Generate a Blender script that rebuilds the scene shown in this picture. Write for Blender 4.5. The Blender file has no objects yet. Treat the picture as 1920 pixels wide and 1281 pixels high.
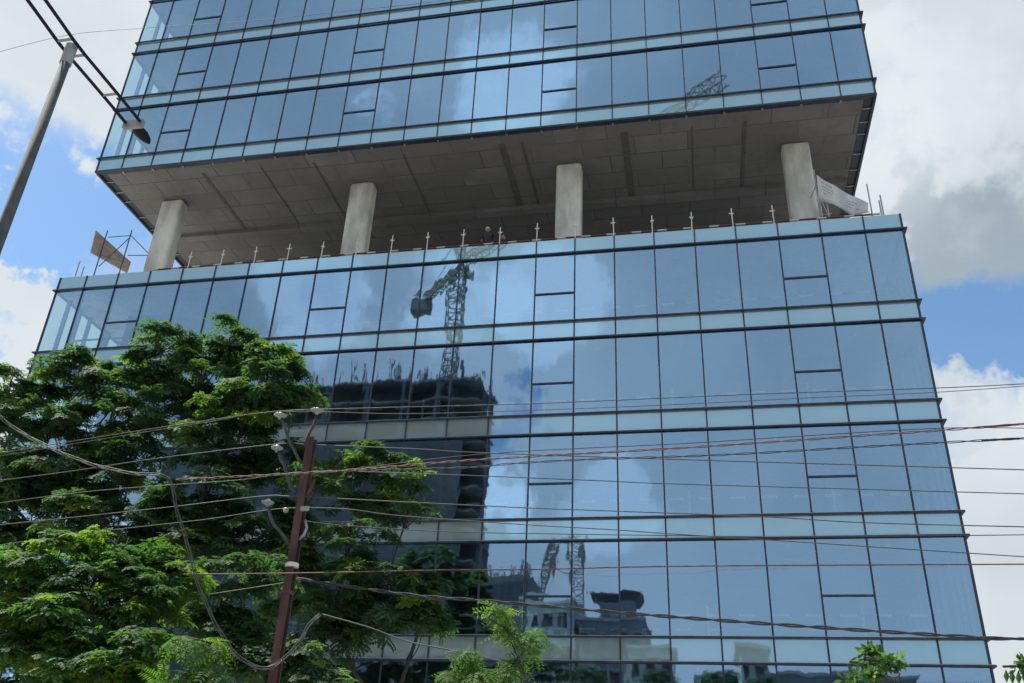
import bpy, math, random
import numpy as np
from mathutils import Vector, Matrix
random.seed(7); rng = np.random.default_rng(11)
R = math.radians
scn = bpy.context.scene
col = scn.collection

# ------------------------------------------------------------------ camera
F_PX = 1694.73                                   # focal length for a 1920 px wide frame
CAM = Vector((28.107, -30.597, 1.56))
EUL = (2.0679, -0.0414, 0.1909)
cam_d = bpy.data.cameras.new('camera'); cam = bpy.data.objects.new('camera', cam_d); col.objects.link(cam)
cam.location = CAM; cam.rotation_euler = EUL
cam_d.sensor_width = 36; cam_d.lens = 36 * F_PX / 1920; cam_d.clip_end = 4000; cam_d.clip_start = .05
scn.camera = cam
from mathutils import Euler
M3 = Euler(EUL, 'XYZ').to_matrix()
def ray(u, v):
    return (M3 @ Vector(((u-960)/F_PX, -(v-640.5)/F_PX, -1))).normalized()
def at(u, v, y):
    d = ray(u, v); return CAM + d*((y-CAM.y)/d.y)
def atx(u, v, x):
    d = ray(u, v); return CAM + d*((x-CAM.x)/d.x)

# ------------------------------------------------------------------ sun, sky, exposure
SUN_DIR = Vector((-.46, .10, .88)).normalized()   # towards the sun
sd = bpy.data.lights.new('sun', 'SUN'); sd.energy = 3.8; sd.angle = R(.6); sd.color = (1, .95, .87)
sun = bpy.data.objects.new('sun', sd); col.objects.link(sun)
sun.rotation_euler = SUN_DIR.to_track_quat('Z', 'Y').to_euler(); sun.location = (0, 0, 90)
scn.view_settings.view_transform = 'Standard'; scn.view_settings.look = 'None'
scn.view_settings.exposure = 1.2; scn.view_settings.gamma = 1

wd = bpy.data.worlds.new('World'); scn.world = wd; wd.use_nodes = True
nt = wd.node_tree; nt.nodes.clear()
def N(t, typ, **kw):
    n = t.nodes.new(typ)
    for k, v in kw.items():
        if k.startswith('i_'):
            key = k[2:]; key = int(key) if key.isdigit() else key
            n.inputs[key].default_value = v
        else: setattr(n, k, v)
    return n
def math_n(t, op, a, b=None, clamp=False):
    n = t.nodes.new('ShaderNodeMath'); n.operation = op; n.use_clamp = clamp
    for i, x in enumerate((a, b)):
        if x is None: continue
        if isinstance(x, (int, float)): n.inputs[i].default_value = x
        else: t.links.new(x, n.inputs[i])
    return n.outputs[0]
def smooth(t, x, a, b):
    n = N(t, 'ShaderNodeMapRange', interpolation_type='SMOOTHSTEP')
    t.links.new(x, n.inputs[0]); n.inputs[1].default_value = a; n.inputs[2].default_value = b
    n.inputs[3].default_value = 0; n.inputs[4].default_value = 1
    return n.outputs[0]
def mixc(t, f, a, b, blend='MIX'):
    n = N(t, 'ShaderNodeMix', data_type='RGBA', blend_type=blend)
    for s, x in ((0, f), (6, a), (7, b)):
        if isinstance(x, (int, float)): n.inputs[s].default_value = x
        elif isinstance(x, tuple): n.inputs[s].default_value = (*x, 1) if len(x) == 3 else x
        else: t.links.new(x, n.inputs[s])
    return n.outputs[2]
sky = N(nt, 'ShaderNodeTexSky', sky_type='NISHITA', sun_disc=False)
sky.sun_elevation = math.asin(SUN_DIR.z); sky.sun_rotation = math.atan2(SUN_DIR.x, SUN_DIR.y)
sky.air_density = 1.2; sky.dust_density = .6; sky.ozone_density = 1.6
tc = N(nt, 'ShaderNodeTexCoord')
def blob(t, src, d, r_in, r_out):
    n = N(t, 'ShaderNodeVectorMath', operation='DOT_PRODUCT'); t.links.new(src, n.inputs[0]); n.inputs[1].default_value = d
    return smooth(t, n.outputs['Value'], math.cos(r_out), math.cos(r_in))
warp = N(nt, 'ShaderNodeTexNoise', i_Scale=4.5, i_Detail=6.0, i_Roughness=.6); nt.links.new(tc.outputs['Generated'], warp.inputs['Vector'])
wv = N(nt, 'ShaderNodeVectorMath', operation='MULTIPLY_ADD'); nt.links.new(warp.outputs['Color'], wv.inputs[0])
wv.inputs[1].default_value = (.07, .07, .07); 
sub = N(nt, 'ShaderNodeVectorMath', operation='SUBTRACT'); nt.links.new(tc.outputs['Generated'], sub.inputs[0]); sub.inputs[1].default_value = (.035, .035, .035)
nt.links.new(sub.outputs[0], wv.inputs[2])
wdir = wv.outputs[0]
n1 = N(nt, 'ShaderNodeTexNoise', i_Scale=3.2, i_Detail=7.0, i_Roughness=.52, i_Distortion=0.0); nt.links.new(tc.outputs['Generated'], n1.inputs['Vector'])
n2 = N(nt, 'ShaderNodeTexNoise', i_Scale=4.2, i_Detail=4.0, i_Roughness=.45); nt.links.new(wdir, n2.inputs['Vector'])
n1b = N(nt, 'ShaderNodeTexNoise', i_Scale=3.0, i_Detail=2.0, i_Roughness=.42); nt.links.new(tc.outputs['Generated'], n1b.inputs['Vector'])
sx = N(nt, 'ShaderNodeSeparateXYZ'); nt.links.new(tc.outputs['Generated'], sx.inputs[0]); south = smooth(nt, sx.outputs['Y'], .05, -.15)
dens_a = math_n(nt, 'MULTIPLY', math_n(nt, 'SUBTRACT', n1.outputs['Fac'], .5), 1.6)      # billowing clouds to the north
dens_b = math_n(nt, 'ADD', math_n(nt, 'MULTIPLY', math_n(nt, 'SUBTRACT', n1b.outputs['Fac'], .5), 1.5), .10)   # smooth layered cloud to the south
dens = math_n(nt, 'ADD', math_n(nt, 'MULTIPLY', dens_a, math_n(nt, 'SUBTRACT', 1.0, south)), math_n(nt, 'MULTIPLY', dens_b, south))
wv2 = N(nt, 'ShaderNodeVectorMath', operation='MULTIPLY_ADD'); nt.links.new(warp.outputs['Color'], wv2.inputs[0]); wv2.inputs[1].default_value = (.03, .03, .03)
sub2 = N(nt, 'ShaderNodeVectorMath', operation='SUBTRACT'); nt.links.new(tc.outputs['Generated'], sub2.inputs[0]); sub2.inputs[1].default_value = (.015, .015, .015)
nt.links.new(sub2.outputs[0], wv2.inputs[2]); wsoft = wv2.outputs[0]
def src_for(d): return wsoft if d.y < 0 else wdir
def mray(u, v):
    d = ray(u, v); return Vector((d.x, -d.y, d.z))
# cloud banks (positive) and open sky (negative): direction, inner and outer angle, weight
banks = [(ray(60, 40), 3, 13, .75), (ray(230, 130), 1, 6, .5), (ray(10, 640), 1, 6.5, .62), (ray(10, 470), .5, 4, .4), (ray(170, 600), 2, 6.5, .7), (ray(20,850), 3, 8, .5),
         (ray(1800, 170), 5, 12, 1.1), (ray(1860, 420), 2, 7.5, .6), (ray(1880, 1050), 5, 12.5, .9), (ray(1700, 60), 1, 5, .35),
         (ray(130, 360), 3, 8, -.7), (ray(1860, 860), 1, 4.5, .55), (ray(1830, 640), 1.5, 4.5, -.8), (ray(1740, 620), 1, 3.5, -.2), (ray(1640, -10), 0, 1.6, -.9),
         (mray(1100, 600), 24, 50, .6), (mray(1250, 780), 6, 22, .55), (mray(1000, 560), 3, 12, .25), (mray(960, 790), .3, 3.2, -.6), (mray(1390, 1130), .2, 3.5, -.8), (mray(740, 560), 1, 7, -.35), (mray(1250, 900), 2, 6, -.25)]
acc = math_n(nt, 'ADD', dens, -.02)
for d, a, b, w in banks:
    acc = math_n(nt, 'ADD', acc, math_n(nt, 'MULTIPLY', blob(nt, src_for(d), d, R(a), R(b)), w))
mask = smooth(nt, acc, -.2, .42)
greys = [(ray(1880, 430), 1, 7, .55), (ray(1800, 330), .5, 5, .25), (ray(1730, 190), 2, 7, -.35), (ray(1890, 240), 2, 9, .30), (ray(150,60), 2, 10, -.2), (mray(1500, 350), 8, 24, .35), (mray(300, 350), 6, 20, .55)]
whites = [(mray(800, 200), 1, 5, .6), (mray(930, 170), 1, 4.5, .6), (mray(960, 920), .5, 4, 1.0), (mray(1100, 620), 3, 12, .35), (mray(600, 540), 1, 6, .35), (mray(1000, 560), 1, 7, .35)]
g = math_n(nt, 'MULTIPLY', math_n(nt, 'SUBTRACT', n2.outputs['Fac'], .42), 1.7)
for d, a, b, w in greys: g = math_n(nt, 'ADD', g, math_n(nt, 'MULTIPLY', blob(nt, src_for(d), d, R(a), R(b)), w))
for d, a, b, w in whites: g = math_n(nt, 'SUBTRACT', g, math_n(nt, 'MULTIPLY', blob(nt, src_for(d), d, R(a), R(b)), w))
gm = smooth(nt, g, -.45, 1.55)
veil = math_n(nt, 'SUBTRACT', math_n(nt, 'MULTIPLY', blob(nt, wsoft, mray(1150, 620), R(20), R(48)), .62), math_n(nt, 'MULTIPLY', blob(nt, wsoft, mray(960, 790), R(.3), R(3.6)), .6))
veil = math_n(nt, 'SUBTRACT', veil, math_n(nt, 'MULTIPLY', blob(nt, wsoft, mray(1395, 1130), R(.2), R(3)), .45))
mask = math_n(nt, 'MULTIPLY', math_n(nt, 'MAXIMUM', mask, veil), math_n(nt, 'SUBTRACT', 1.0, math_n(nt, 'MULTIPLY', blob(nt, wsoft, mray(960, 790), R(.2), R(3.2)), .8)), True)
cloud = mixc(nt, gm, (.35, .375, .39), (.15, .185, .215))
for d_, a_, b_, w_ in ((mray(900, 170), .5, 4.5, .6), (mray(780, 210), .3, 3.6, .5), (mray(955, 930), .5, 3.5, .8), (mray(830, 550), .5, 4.5, .5), (mray(620, 560), .5, 4, .4), (mray(1010, 560), .5, 4, .45), (mray(1120, 960), .5, 4, .35)):
    cloud = mixc(nt, math_n(nt, 'MULTIPLY', blob(nt, src_for(d_), d_, R(a_), R(b_)), w_), cloud, (.62, .68, .72))
mask = math_n(nt, 'MULTIPLY', mask, 1.0, True)
skyc = mixc(nt, 1.0, sky.outputs[0], (.052, .063, .069), 'MULTIPLY')
final = mixc(nt, mask, skyc, cloud)
bg = N(nt, 'ShaderNodeBackground'); bg.inputs['Strength'].default_value = 1.0
nt.links.new(final, bg.inputs['Color'])
wo = N(nt, 'ShaderNodeOutputWorld'); nt.links.new(bg.outputs[0], wo.inputs['Surface'])

# ------------------------------------------------------------------ materials
MATS = {}
def mat(name, color, rough=.6, metal=0.0, noise=0.0, nscale=3.0, bump=0.0, spec=.5, color2=None, detail=6.0, stretch=None):
    m = bpy.data.materials.new(name); m.use_nodes = True; t = m.node_tree; b = t.nodes['Principled BSDF']
    b.inputs['Base Color'].default_value = (*color, 1); b.inputs['Roughness'].default_value = rough
    b.inputs['Metallic'].default_value = metal; b.inputs['Specular IOR Level'].default_value = spec
    if noise or color2 or bump:
        c = N(t, 'ShaderNodeTexCoord'); src = c.outputs['Object']
        if stretch:
            mp = N(t, 'ShaderNodeMapping'); mp.inputs['Scale'].default_value = stretch; t.links.new(src, mp.inputs[0]); src = mp.outputs[0]
        n = N(t, 'ShaderNodeTexNoise', i_Scale=nscale, i_Detail=detail, i_Roughness=.6); t.links.new(src, n.inputs['Vector'])
        c2 = color2 or tuple(x*(1-noise) for x in color)
        f = smooth(t, n.outputs['Fac'], .32, .68)
        t.links.new(mixc(t, f, tuple(min(1, x*(1+noise*.6)) for x in color), c2), b.inputs['Base Color'])
        if bump:
            bp = N(t, 'ShaderNodeBump', i_Strength=bump, i_Distance=.02); t.links.new(n.outputs['Fac'], bp.inputs['Height'])
            t.links.new(bp.outputs[0], b.inputs['Normal'])
    MATS[name] = m; return m

def glass_mat(name, refl, gcol, tcol, back=None, wav=.012, rot=.02):
    m = bpy.data.materials.new(name); m.use_nodes = True; t = m.node_tree; t.nodes.clear()
    out = N(t, 'ShaderNodeOutputMaterial'); mix = N(t, 'ShaderNodeMixShader')
    gl = N(t, 'ShaderNodeBsdfGlossy'); gl.inputs['Color'].default_value = (*gcol, 1); gl.inputs['Roughness'].default_value = rot
    if back:
        tr = N(t, 'ShaderNodeBsdfDiffuse'); tr.inputs['Color'].default_value = (*back, 1)
        c = N(t, 'ShaderNodeTexCoord'); ns = N(t, 'ShaderNodeTexNoise', i_Scale=.8, i_Detail=5.0); t.links.new(c.outputs['Object'], ns.inputs['Vector'])
        t.links.new(mixc(t, ns.outputs['Fac'], tuple(x*.85 for x in back), tuple(x*1.15 for x in back)), tr.inputs['Color'])
    else:
        tr = N(t, 'ShaderNodeBsdfTransparent'); tr.inputs['Color'].default_value = (*tcol, 1)
    fr = N(t, 'ShaderNodeFresnel', i_IOR=1.5)
    fac = math_n(t, 'ADD', math_n(t, 'MULTIPLY', fr.outputs[0], 1.0), refl, True)
    t.links.new(fac, mix.inputs[0]); t.links.new(tr.outputs[0], mix.inputs[1]); t.links.new(gl.outputs[0], mix.inputs[2])
    c = N(t, 'ShaderNodeTexCoord'); mp = N(t, 'ShaderNodeMapping'); mp.inputs['Scale'].default_value = (1, 1, .45)
    t.links.new(c.outputs['Object'], mp.inputs[0])
    ns = N(t, 'ShaderNodeTexNoise', i_Scale=1.1, i_Detail=2.5, i_Roughness=.5); t.links.new(mp.outputs[0], ns.inputs['Vector'])
    bp = N(t, 'ShaderNodeBump', i_Strength=1.0, i_Distance=wav); t.links.new(ns.outputs['Fac'], bp.inputs['Height'])
    t.links.new(bp.outputs[0], gl.inputs['Normal'])
    t.links.new(mix.outputs[0], out.inputs['Surface']); MATS[name] = m; return m

glass_mat('tinted_glass', .50, (.41, .655, .96), (.84, .98, .98), wav=.0032)
glass_mat('spandrel_glass', .38, (.36, .68, 1.0), None, back=(.34, .42, .42), wav=.0020)
glass_mat('side_glass', .03, (.8, .95, 1.0), (.88, .97, .96), wav=.0015)
mat('dark_aluminium', (.035, .045, .07), .45, .3, noise=.3)
mat('grey_aluminium', (.30, .33, .36), .45, .5, noise=.2)
mat('trim_silver', (.42, .45, .48), .4, .4, noise=.15)
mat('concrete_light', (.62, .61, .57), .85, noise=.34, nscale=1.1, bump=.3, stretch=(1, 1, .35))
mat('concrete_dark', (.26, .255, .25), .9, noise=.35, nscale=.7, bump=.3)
mat('strip_dark', (.10, .10, .10), .9, noise=.2)
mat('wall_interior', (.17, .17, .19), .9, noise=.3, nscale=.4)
mat('galvanised', (.36, .36, .36), .5, .3, noise=.25)
mat('white_paint', (.72, .70, .66), .5, noise=.15, nscale=8)
mat('rust_red', (.16, .045, .04), .7, noise=.4, nscale=6)
mat('pole_brown', (.085, .040, .038), .7, noise=.55, nscale=5, bump=.3, stretch=(1, 1, .3))
mat('lamp_grey', (.09, .095, .10), .85, .0, noise=.25, nscale=5)
mat('lamp_dark', (.012, .012, .02), .6, spec=.2)
mat('porcelain', (.34, .35, .34), .3, noise=.2, nscale=15)
mat('insulator_dark', (.05, .05, .05), .4)
mat('wire_dark', (.03, .03, .035), .6)
mat('wire_grey', (.07, .075, .075), .5, noise=.3, nscale=4)
mat('wire_pale', (.075, .08, .08), .5, noise=.35, nscale=6)
mat('wire_rust', (.14, .06, .05), .6, noise=.3, nscale=4)
mat('bark', (.055, .047, .04), .9, noise=.5, nscale=7, bump=.6, stretch=(1, 1, .3))
mat('board_weathered', (.42, .34, .30), .8, color2=(.25, .22, .20), nscale=4)
mat('asphalt', (.12, .12, .12), .9, noise=.3, nscale=2)
mat('pavement', (.36, .34, .31), .9, noise=.25, nscale=1)
mat('earth', (.27, .26, .24), .95, color2=(.20, .20, .18), nscale=.15)
mat('road_paint', (.7, .7, .66), .7, noise=.2)
mat('tower_concrete', (.14, .14, .14), .9, noise=.35, nscale=.3)
mat('tower_net', (.085, .09, .095), .9, noise=.5, nscale=.25)
mat('house_pale', (.48, .50, .45), .9, noise=.2, nscale=.4)
mat('house_grey', (.20, .21, .22), .9, noise=.2, nscale=.4)
mat('house_dark', (.06, .065, .075), .9, noise=.2, nscale=.5)
mat('crane_paint', (.16, .15, .11), .6, noise=.2)
mat('skin', (.30, .17, .12), .6); mat('cloth_dark', (.025, .03, .045), .9, noise=.3, nscale=9); mat('helmet', (.55, .45, .52), .4)

# soffit: cast concrete with formwork board joints
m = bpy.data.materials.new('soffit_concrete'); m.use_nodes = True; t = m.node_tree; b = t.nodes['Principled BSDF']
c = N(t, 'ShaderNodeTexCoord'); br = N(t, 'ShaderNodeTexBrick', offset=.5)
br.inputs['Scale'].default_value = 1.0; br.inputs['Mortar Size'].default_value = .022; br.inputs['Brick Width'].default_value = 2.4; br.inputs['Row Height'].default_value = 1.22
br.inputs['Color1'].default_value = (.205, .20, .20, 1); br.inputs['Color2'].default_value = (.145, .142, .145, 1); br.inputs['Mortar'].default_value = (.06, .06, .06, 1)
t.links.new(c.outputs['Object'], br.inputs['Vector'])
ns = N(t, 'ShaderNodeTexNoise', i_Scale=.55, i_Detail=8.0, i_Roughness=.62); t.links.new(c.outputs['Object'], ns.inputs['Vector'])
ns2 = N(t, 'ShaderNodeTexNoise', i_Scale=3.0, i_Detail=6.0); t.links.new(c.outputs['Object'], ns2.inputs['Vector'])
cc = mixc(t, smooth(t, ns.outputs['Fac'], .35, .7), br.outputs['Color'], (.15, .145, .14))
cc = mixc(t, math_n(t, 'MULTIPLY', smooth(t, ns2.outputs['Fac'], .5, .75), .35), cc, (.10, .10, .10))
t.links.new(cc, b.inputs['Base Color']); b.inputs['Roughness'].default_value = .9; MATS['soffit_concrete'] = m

def stripe_mat(name, c1, c2, width, frac, axis=0):
    m = bpy.data.materials.new(name); m.use_nodes = True; t = m.node_tree; b = t.nodes['Principled BSDF']
    c = N(t, 'ShaderNodeTexCoord'); sp = N(t, 'ShaderNodeSeparateXYZ'); t.links.new(c.outputs['Object'], sp.inputs[0])
    f = math_n(t, 'LESS_THAN', math_n(t, 'FRACT', math_n(t, 'DIVIDE', sp.outputs[axis], width)), frac)
    t.links.new(mixc(t, f, c1, c2), b.inputs['Base Color']); b.inputs['Roughness'].default_value = .5; MATS[name] = m
stripe_mat('barrier_stripes', (.13, .035, .035), (.55, .50, .47), 1.05, .36)
stripe_mat('barrier_white_red', (.10, .03, .03), (.88, .88, .86), 1.05, .5)

# banner: white vinyl with rows of small faded print and a red heading
m = bpy.data.materials.new('banner_vinyl'); m.use_nodes = True; t = m.node_tree; b = t.nodes['Principled BSDF']
c = N(t, 'ShaderNodeTexCoord'); ns = N(t, 'ShaderNodeTexNoise', i_Scale=4.0, i_Detail=4.0); t.links.new(c.outputs['Object'], ns.inputs['Vector'])
t.links.new(mixc(t, ns.outputs['Fac'], (.62, .64, .66), (.48, .50, .53)), b.inputs['Base Color']); b.inputs['Roughness'].default_value = .6; MATS['banner_vinyl'] = m
mat('print_grey', (.25, .27, .30), .6); mat('print_red', (.5, .18, .2), .6)

def leaf_mat(name, dark, mid, bright, bshare=.25, scale=.9):
    m = bpy.data.materials.new(name); m.use_nodes = True; t = m.node_tree; t.nodes.clear()
    out = N(t, 'ShaderNodeOutputMaterial')
    g = N(t, 'ShaderNodeNewGeometry'); c = N(t, 'ShaderNodeTexCoord')
    ns = N(t, 'ShaderNodeTexNoise', i_Scale=scale, i_Detail=3.0, i_Roughness=.6); t.links.new(c.outputs['Object'], ns.inputs['Vector'])
    a = mixc(t, g.outputs['Random Per Island'], dark, mid)
    at_ = N(t, 'ShaderNodeAttribute', attribute_name='young')
    f = math_n(t, 'ADD', math_n(t, 'MULTIPLY', math_n(t, 'SUBTRACT', ns.outputs['Fac'], .5), .8), math_n(t, 'ADD', at_.outputs['Fac'], math_n(t, 'MULTIPLY', math_n(t, 'SUBTRACT', g.outputs['Random Per Island'], .5), .2)))
    cc = mixc(t, smooth(t, f, .95-bshare, 1.25-bshare), a, bright)
    df = N(t, 'ShaderNodeBsdfPrincipled'); t.links.new(cc, df.inputs['Base Color']); df.inputs['Roughness'].default_value = .6
    df.inputs['Specular IOR Level'].default_value = .18
    tl = N(t, 'ShaderNodeBsdfTranslucent'); t.links.new(mixc(t, 1.0, cc, (1.3, 1.6, .5), 'MULTIPLY'), tl.inputs['Color'])
    mx = N(t, 'ShaderNodeMixShader'); mx.inputs[0].default_value = .50
    t.links.new(df.outputs[0], mx.inputs[1]); t.links.new(tl.outputs[0], mx.inputs[2]); t.links.new(mx.outputs[0], out.inputs['Surface'])
    MATS[name] = m
leaf_mat('leaf_dark', (.042, .085, .053), (.066, .124, .068), (.155, .225, .055), .30)
leaf_mat('leaf_bright', (.050, .110, .046), (.078, .155, .055), (.18, .27, .05), .40)
leaf_mat('leaf_neem', (.06, .12, .045), (.10, .18, .06), (.20, .28, .06), .35, 2.0)

# ------------------------------------------------------------------ mesh helpers
class MB:
    def __init__(s): s.v = []; s.f = []
    def box(s, x0, x1, y0, y1, z0, z1):
        n = len(s.v); s.v += [(x0,y0,z0),(x1,y0,z0),(x1,y1,z0),(x0,y1,z0),(x0,y0,z1),(x1,y0,z1),(x1,y1,z1),(x0,y1,z1)]
        s.f += [(n,n+3,n+2,n+1),(n+4,n+5,n+6,n+7),(n,n+1,n+5,n+4),(n+1,n+2,n+6,n+5),(n+2,n+3,n+7,n+6),(n+3,n,n+4,n+7)]; return s
    def tube(s, pts, r, k=8, cap=True):
        pts = [Vector(p) for p in pts]; rs = r if isinstance(r, (list, tuple)) else [r]*len(pts)
        n0 = len(s.v); prev = None
        for i, p in enumerate(pts):
            d = (pts[min(i+1, len(pts)-1)] - pts[max(i-1, 0)]).normalized()
            a = prev if prev is not None else (Vector((0,0,1)) if abs(d.z) < .9 else Vector((1,0,0)))
            x = (a - d*a.dot(d)); x = x.normalized() if x.length > 1e-6 else d.orthogonal().normalized()
            y = d.cross(x); prev = x
            for j in range(k):
                t = 2*math.pi*j/k; s.v.append(tuple(p + x*(math.cos(t)*rs[i]) + y*(math.sin(t)*rs[i])))
        for i in range(len(pts)-1):
            for j in range(k):
                a = n0+i*k+j; b = n0+i*k+(j+1)%k; s.f.append((a, b, b+k, a+k))
        if cap: s.f.append(tuple(n0+j for j in range(k))[::-1]); s.f.append(tuple(n0+(len(pts)-1)*k+j for j in range(k)))
        return s
    def bar(s, a, b, w, h=None):
        a = Vector(a); b = Vector(b); h = h or w; d = (b-a).normalized(); up = Vector((0,0,1)) if abs(d.z) < .95 else Vector((0,1,0))
        x = d.cross(up).normalized()*(w/2); y = x.normalized().cross(d)*(h/2); n = len(s.v)
        for p in (a, b): s.v += [tuple(p-x-y), tuple(p+x-y), tuple(p+x+y), tuple(p-x+y)]
        s.f += [(n,n+3,n+2,n+1),(n+4,n+5,n+6,n+7)] + [(n+i, n+(i+1)%4, n+4+(i+1)%4, n+4+i) for i in range(4)]; return s
    def lathe(s, c, prof, k=16, axis='Z'):
        n0 = len(s.v)
        for r, h in prof:
            for j in range(k):
                t = 2*math.pi*j/k; x, y = r*math.cos(t), r*math.sin(t)
                s.v.append((c[0]+x, c[1]+y, c[2]+h) if axis == 'Z' else (c[0]+h, c[1]+x, c[2]+y))
        for i in range(len(prof)-1):
            for j in range(k):
                a = n0+i*k+j; b = n0+i*k+(j+1)%k; s.f.append((a, b, b+k, a+k))
        s.f.append(tuple(n0+j for j in range(k))[::-1]); s.f.append(tuple(n0+(len(prof)-1)*k+j for j in range(k))); return s
    def quad(s, a, b, c, d):
        n = len(s.v); s.v += [tuple(a), tuple(b), tuple(c), tuple(d)]; s.f.append((n, n+1, n+2, n+3)); return s
    def build(s, name, m, parent=None, smooth=False, bevel=0):
        me = bpy.data.meshes.new(name); me.from_pydata(s.v, [], s.f); me.update()
        o = bpy.data.objects.new(name, me); col.objects.link(o); me.materials.append(MATS[m])
        if smooth: me.polygons.foreach_set('use_smooth', [True]*len(me.polygons))
        if parent: o.parent = parent
        if bevel: bm = o.modifiers.new('b', 'BEVEL'); bm.width = bevel; bm.segments = 5; bm.limit_method = 'ANGLE'
        return o
def tag(o, label=None, cat=None, group=None, kind=None):
    if label: o['label'] = label
    if cat: o['category'] = cat
    if group: o['group'] = group
    if kind: o['kind'] = kind
    return o
def empty(name, loc=(0, 0, 0)):
    o = bpy.data.objects.new(name, None); col.objects.link(o); o.location = loc; o.empty_display_size = .3; return o
def thing(name, label, cat, group=None): return tag(empty(name), label, cat, group)

# ------------------------------------------------------------------ ground
MB().box(-400, 400, -400, 400, -1, 0).build('ground', 'earth')['kind'] = 'structure'
MB().box(-300, 300, -46, -26, -.9, .02).build('road', 'asphalt')['kind'] = 'structure'
o = MB()
for k in range(-30, 31): o.box(k*9.0, k*9.0+3.5, -36.2, -36.05, .02, .026)
o.build('road_marking', 'road_paint')['kind'] = 'structure'
MB().box(-300, 300, -26, -20, -.8, .16).build('pavement', 'pavement')['kind'] = 'structure'
MB().box(-300, 300, -52, -46, -.8, .16).build('pavement', 'pavement')['kind'] = 'structure'

# ------------------------------------------------------------------ the office tower
BAY, END, P, WIN = 1.6116, 1.3769, 4.0, 3.2132
XS = [0] + [END + i*BAY for i in range(22)] + [2*END + 21*BAY]; W = XS[-1]; DEP = 26.0
L0 = 22.5; PAR = L0 + .7165; SOF = 29.488; U0 = L0 + 7.743
tower = thing('office_tower', 'blue glass office tower with one open concrete storey between its two glazed blocks', 'office building')
UP_ROWS = 6
low_rows = [(L0-P*k-WIN, L0-P*k) for k in range(5)] + [(.1, L0-P*5)]
up_rows = [(U0+P*k, U0+P*k+WIN) for k in range(UP_ROWS)]
spans_low = [(L0, PAR)] + [(L0-P*(k+1), L0-P*k-WIN) for k in range(5)]
spans_up = [(SOF+.0, U0)] + [(U0+P*k+WIN, U0+P*(k+1)) for k in range(UP_ROWS)]
def project(p):
    d = M3.transposed() @ (Vector(p)-CAM); return 960+F_PX*d.x/-d.z, 640.5-F_PX*d.y/-d.z
def score(x0, x1, z0, z1):
    us = [project((x, 0, z)) for x, z in ((x0,z0),(x1,z0),(x1,z1),(x0,z1))]
    us = [(min(max(u, 0), 1920), min(max(v, 0), 1281)) for u, v in us]
    a = 0
    for i in range(4): a += us[i][0]*us[(i+1)%4][1]-us[(i+1)%4][0]*us[i][1]
    return abs(a)/2
def pane_mesh(mb, x0, x1, z0, z1, bulge=.0010, tilt=.0029, y=0.0):
    n = len(mb.v); K = 4; c = [rng.normal(0, tilt) for _ in range(4)]; bg_ = rng.normal(bulge, bulge)
    for j in range(K+1):
        for i in range(K+1):
            a, b = i/K, j/K
            dy = (c[0]*(1-a)+c[1]*a)*(1-b) + (c[2]*(1-a)+c[3]*a)*b + bg_*(1-(2*a-1)**2)*(1-(2*b-1)**2)
            mb.v.append((x0+(x1-x0)*a, y-dy, z0+(z1-z0)*b))
    for j in range(K):
        for i in range(K):
            q = n+j*(K+1)+i; mb.f.append((q, q+1, q+K+2, q+K+1))
cells = [(i, z0, z1) for (z0, z1) in low_rows+up_rows for i in range(23)]
cells.sort(key=lambda c: -score(XS[c[0]], XS[c[0]+1], c[1], c[2]))
rest = MB()
for n, (i, z0, z1) in enumerate(cells):
    x0, x1 = XS[i]+.02, XS[i+1]-.02
    mb = MB() if n < 100 else rest
    w_ = tower
    vent = i in (2, 8, 14, 20) and z1-z0 < 5
    if vent:
        zm = z0 + (z1-z0)*.41
        pane_mesh(mb, x0, x1, z0, zm); pane_mesh(mb, x0, x1, zm, z1)
        bb = MB()
        bb.box(x0+.015, x1-.015, -.05, .05, zm-.03, zm+.03)
    else: pane_mesh(mb, x0, x1, z0, z1)
    if n < 100: w_ = mb.build('window', 'tinted_glass', tower, smooth=True)
    if vent: bb.build('transom_bar', 'dark_aluminium', w_)
tag(rest.build('window', 'tinted_glass', tower, smooth=True), kind='stuff')
scell = [(i, z0, z1) for (z0, z1) in spans_low+spans_up for i in range(23)]
scell.sort(key=lambda c: -score(XS[c[0]], XS[c[0]+1], c[1], c[2]))
rest = MB()
for n, (i, z0, z1) in enumerate(scell):
    mb = MB() if n < 100 else rest
    pane_mesh(mb, XS[i]+.012, XS[i+1]-.012, z0, z1, .0003, .0012)
    if n < 100: mb.build('spandrel_panel', 'spandrel_glass', tower, smooth=True)
tag(rest.build('spandrel_panel', 'spandrel_glass', tower, smooth=True), kind='stuff')
TOPZ = spans_up[-1][1]
# mullions: thin dark caps, a deeper box behind the glass
for blk, (zb, zt) in ((0, (.1, PAR)), (1, (SOF, TOPZ))):
    for i, x in enumerate(XS):
        if i in (0, 23): continue
        w_ = .026 if blk == 0 else .022
        mb = MB().box(x-w_, x+w_, -.035, -.003, zb, zt)
        mb.box(x-.035, x+.035, .004, .14, zb+.02, zt-.02)
        mb.build('mullion', 'dark_aluminium', tower)
    for x in (0, W): MB().box(x-.035, x+.035, -.035, .035, zb, zt).build('corner_mullion', 'dark_aluminium', tower)
# horizontal projecting fins, each with a slim silver lip above
fins = [L0] + [z for k in range(5) for z in (L0-P*k-WIN, L0-P*(k+1))] + [z for k in range(UP_ROWS) for z in (U0+P*k, U0+P*k+WIN)]
for z in fins:
    MB().box(-.15, W+.15, -.11, -.037, z-.028, z+.028).build('horizontal_fin', 'dark_aluminium', tower)
    MB().box(-.13, W+.13, -.075, -.037, z+.031, z+.05).build('fin_lip', 'trim_silver', tower)
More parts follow.
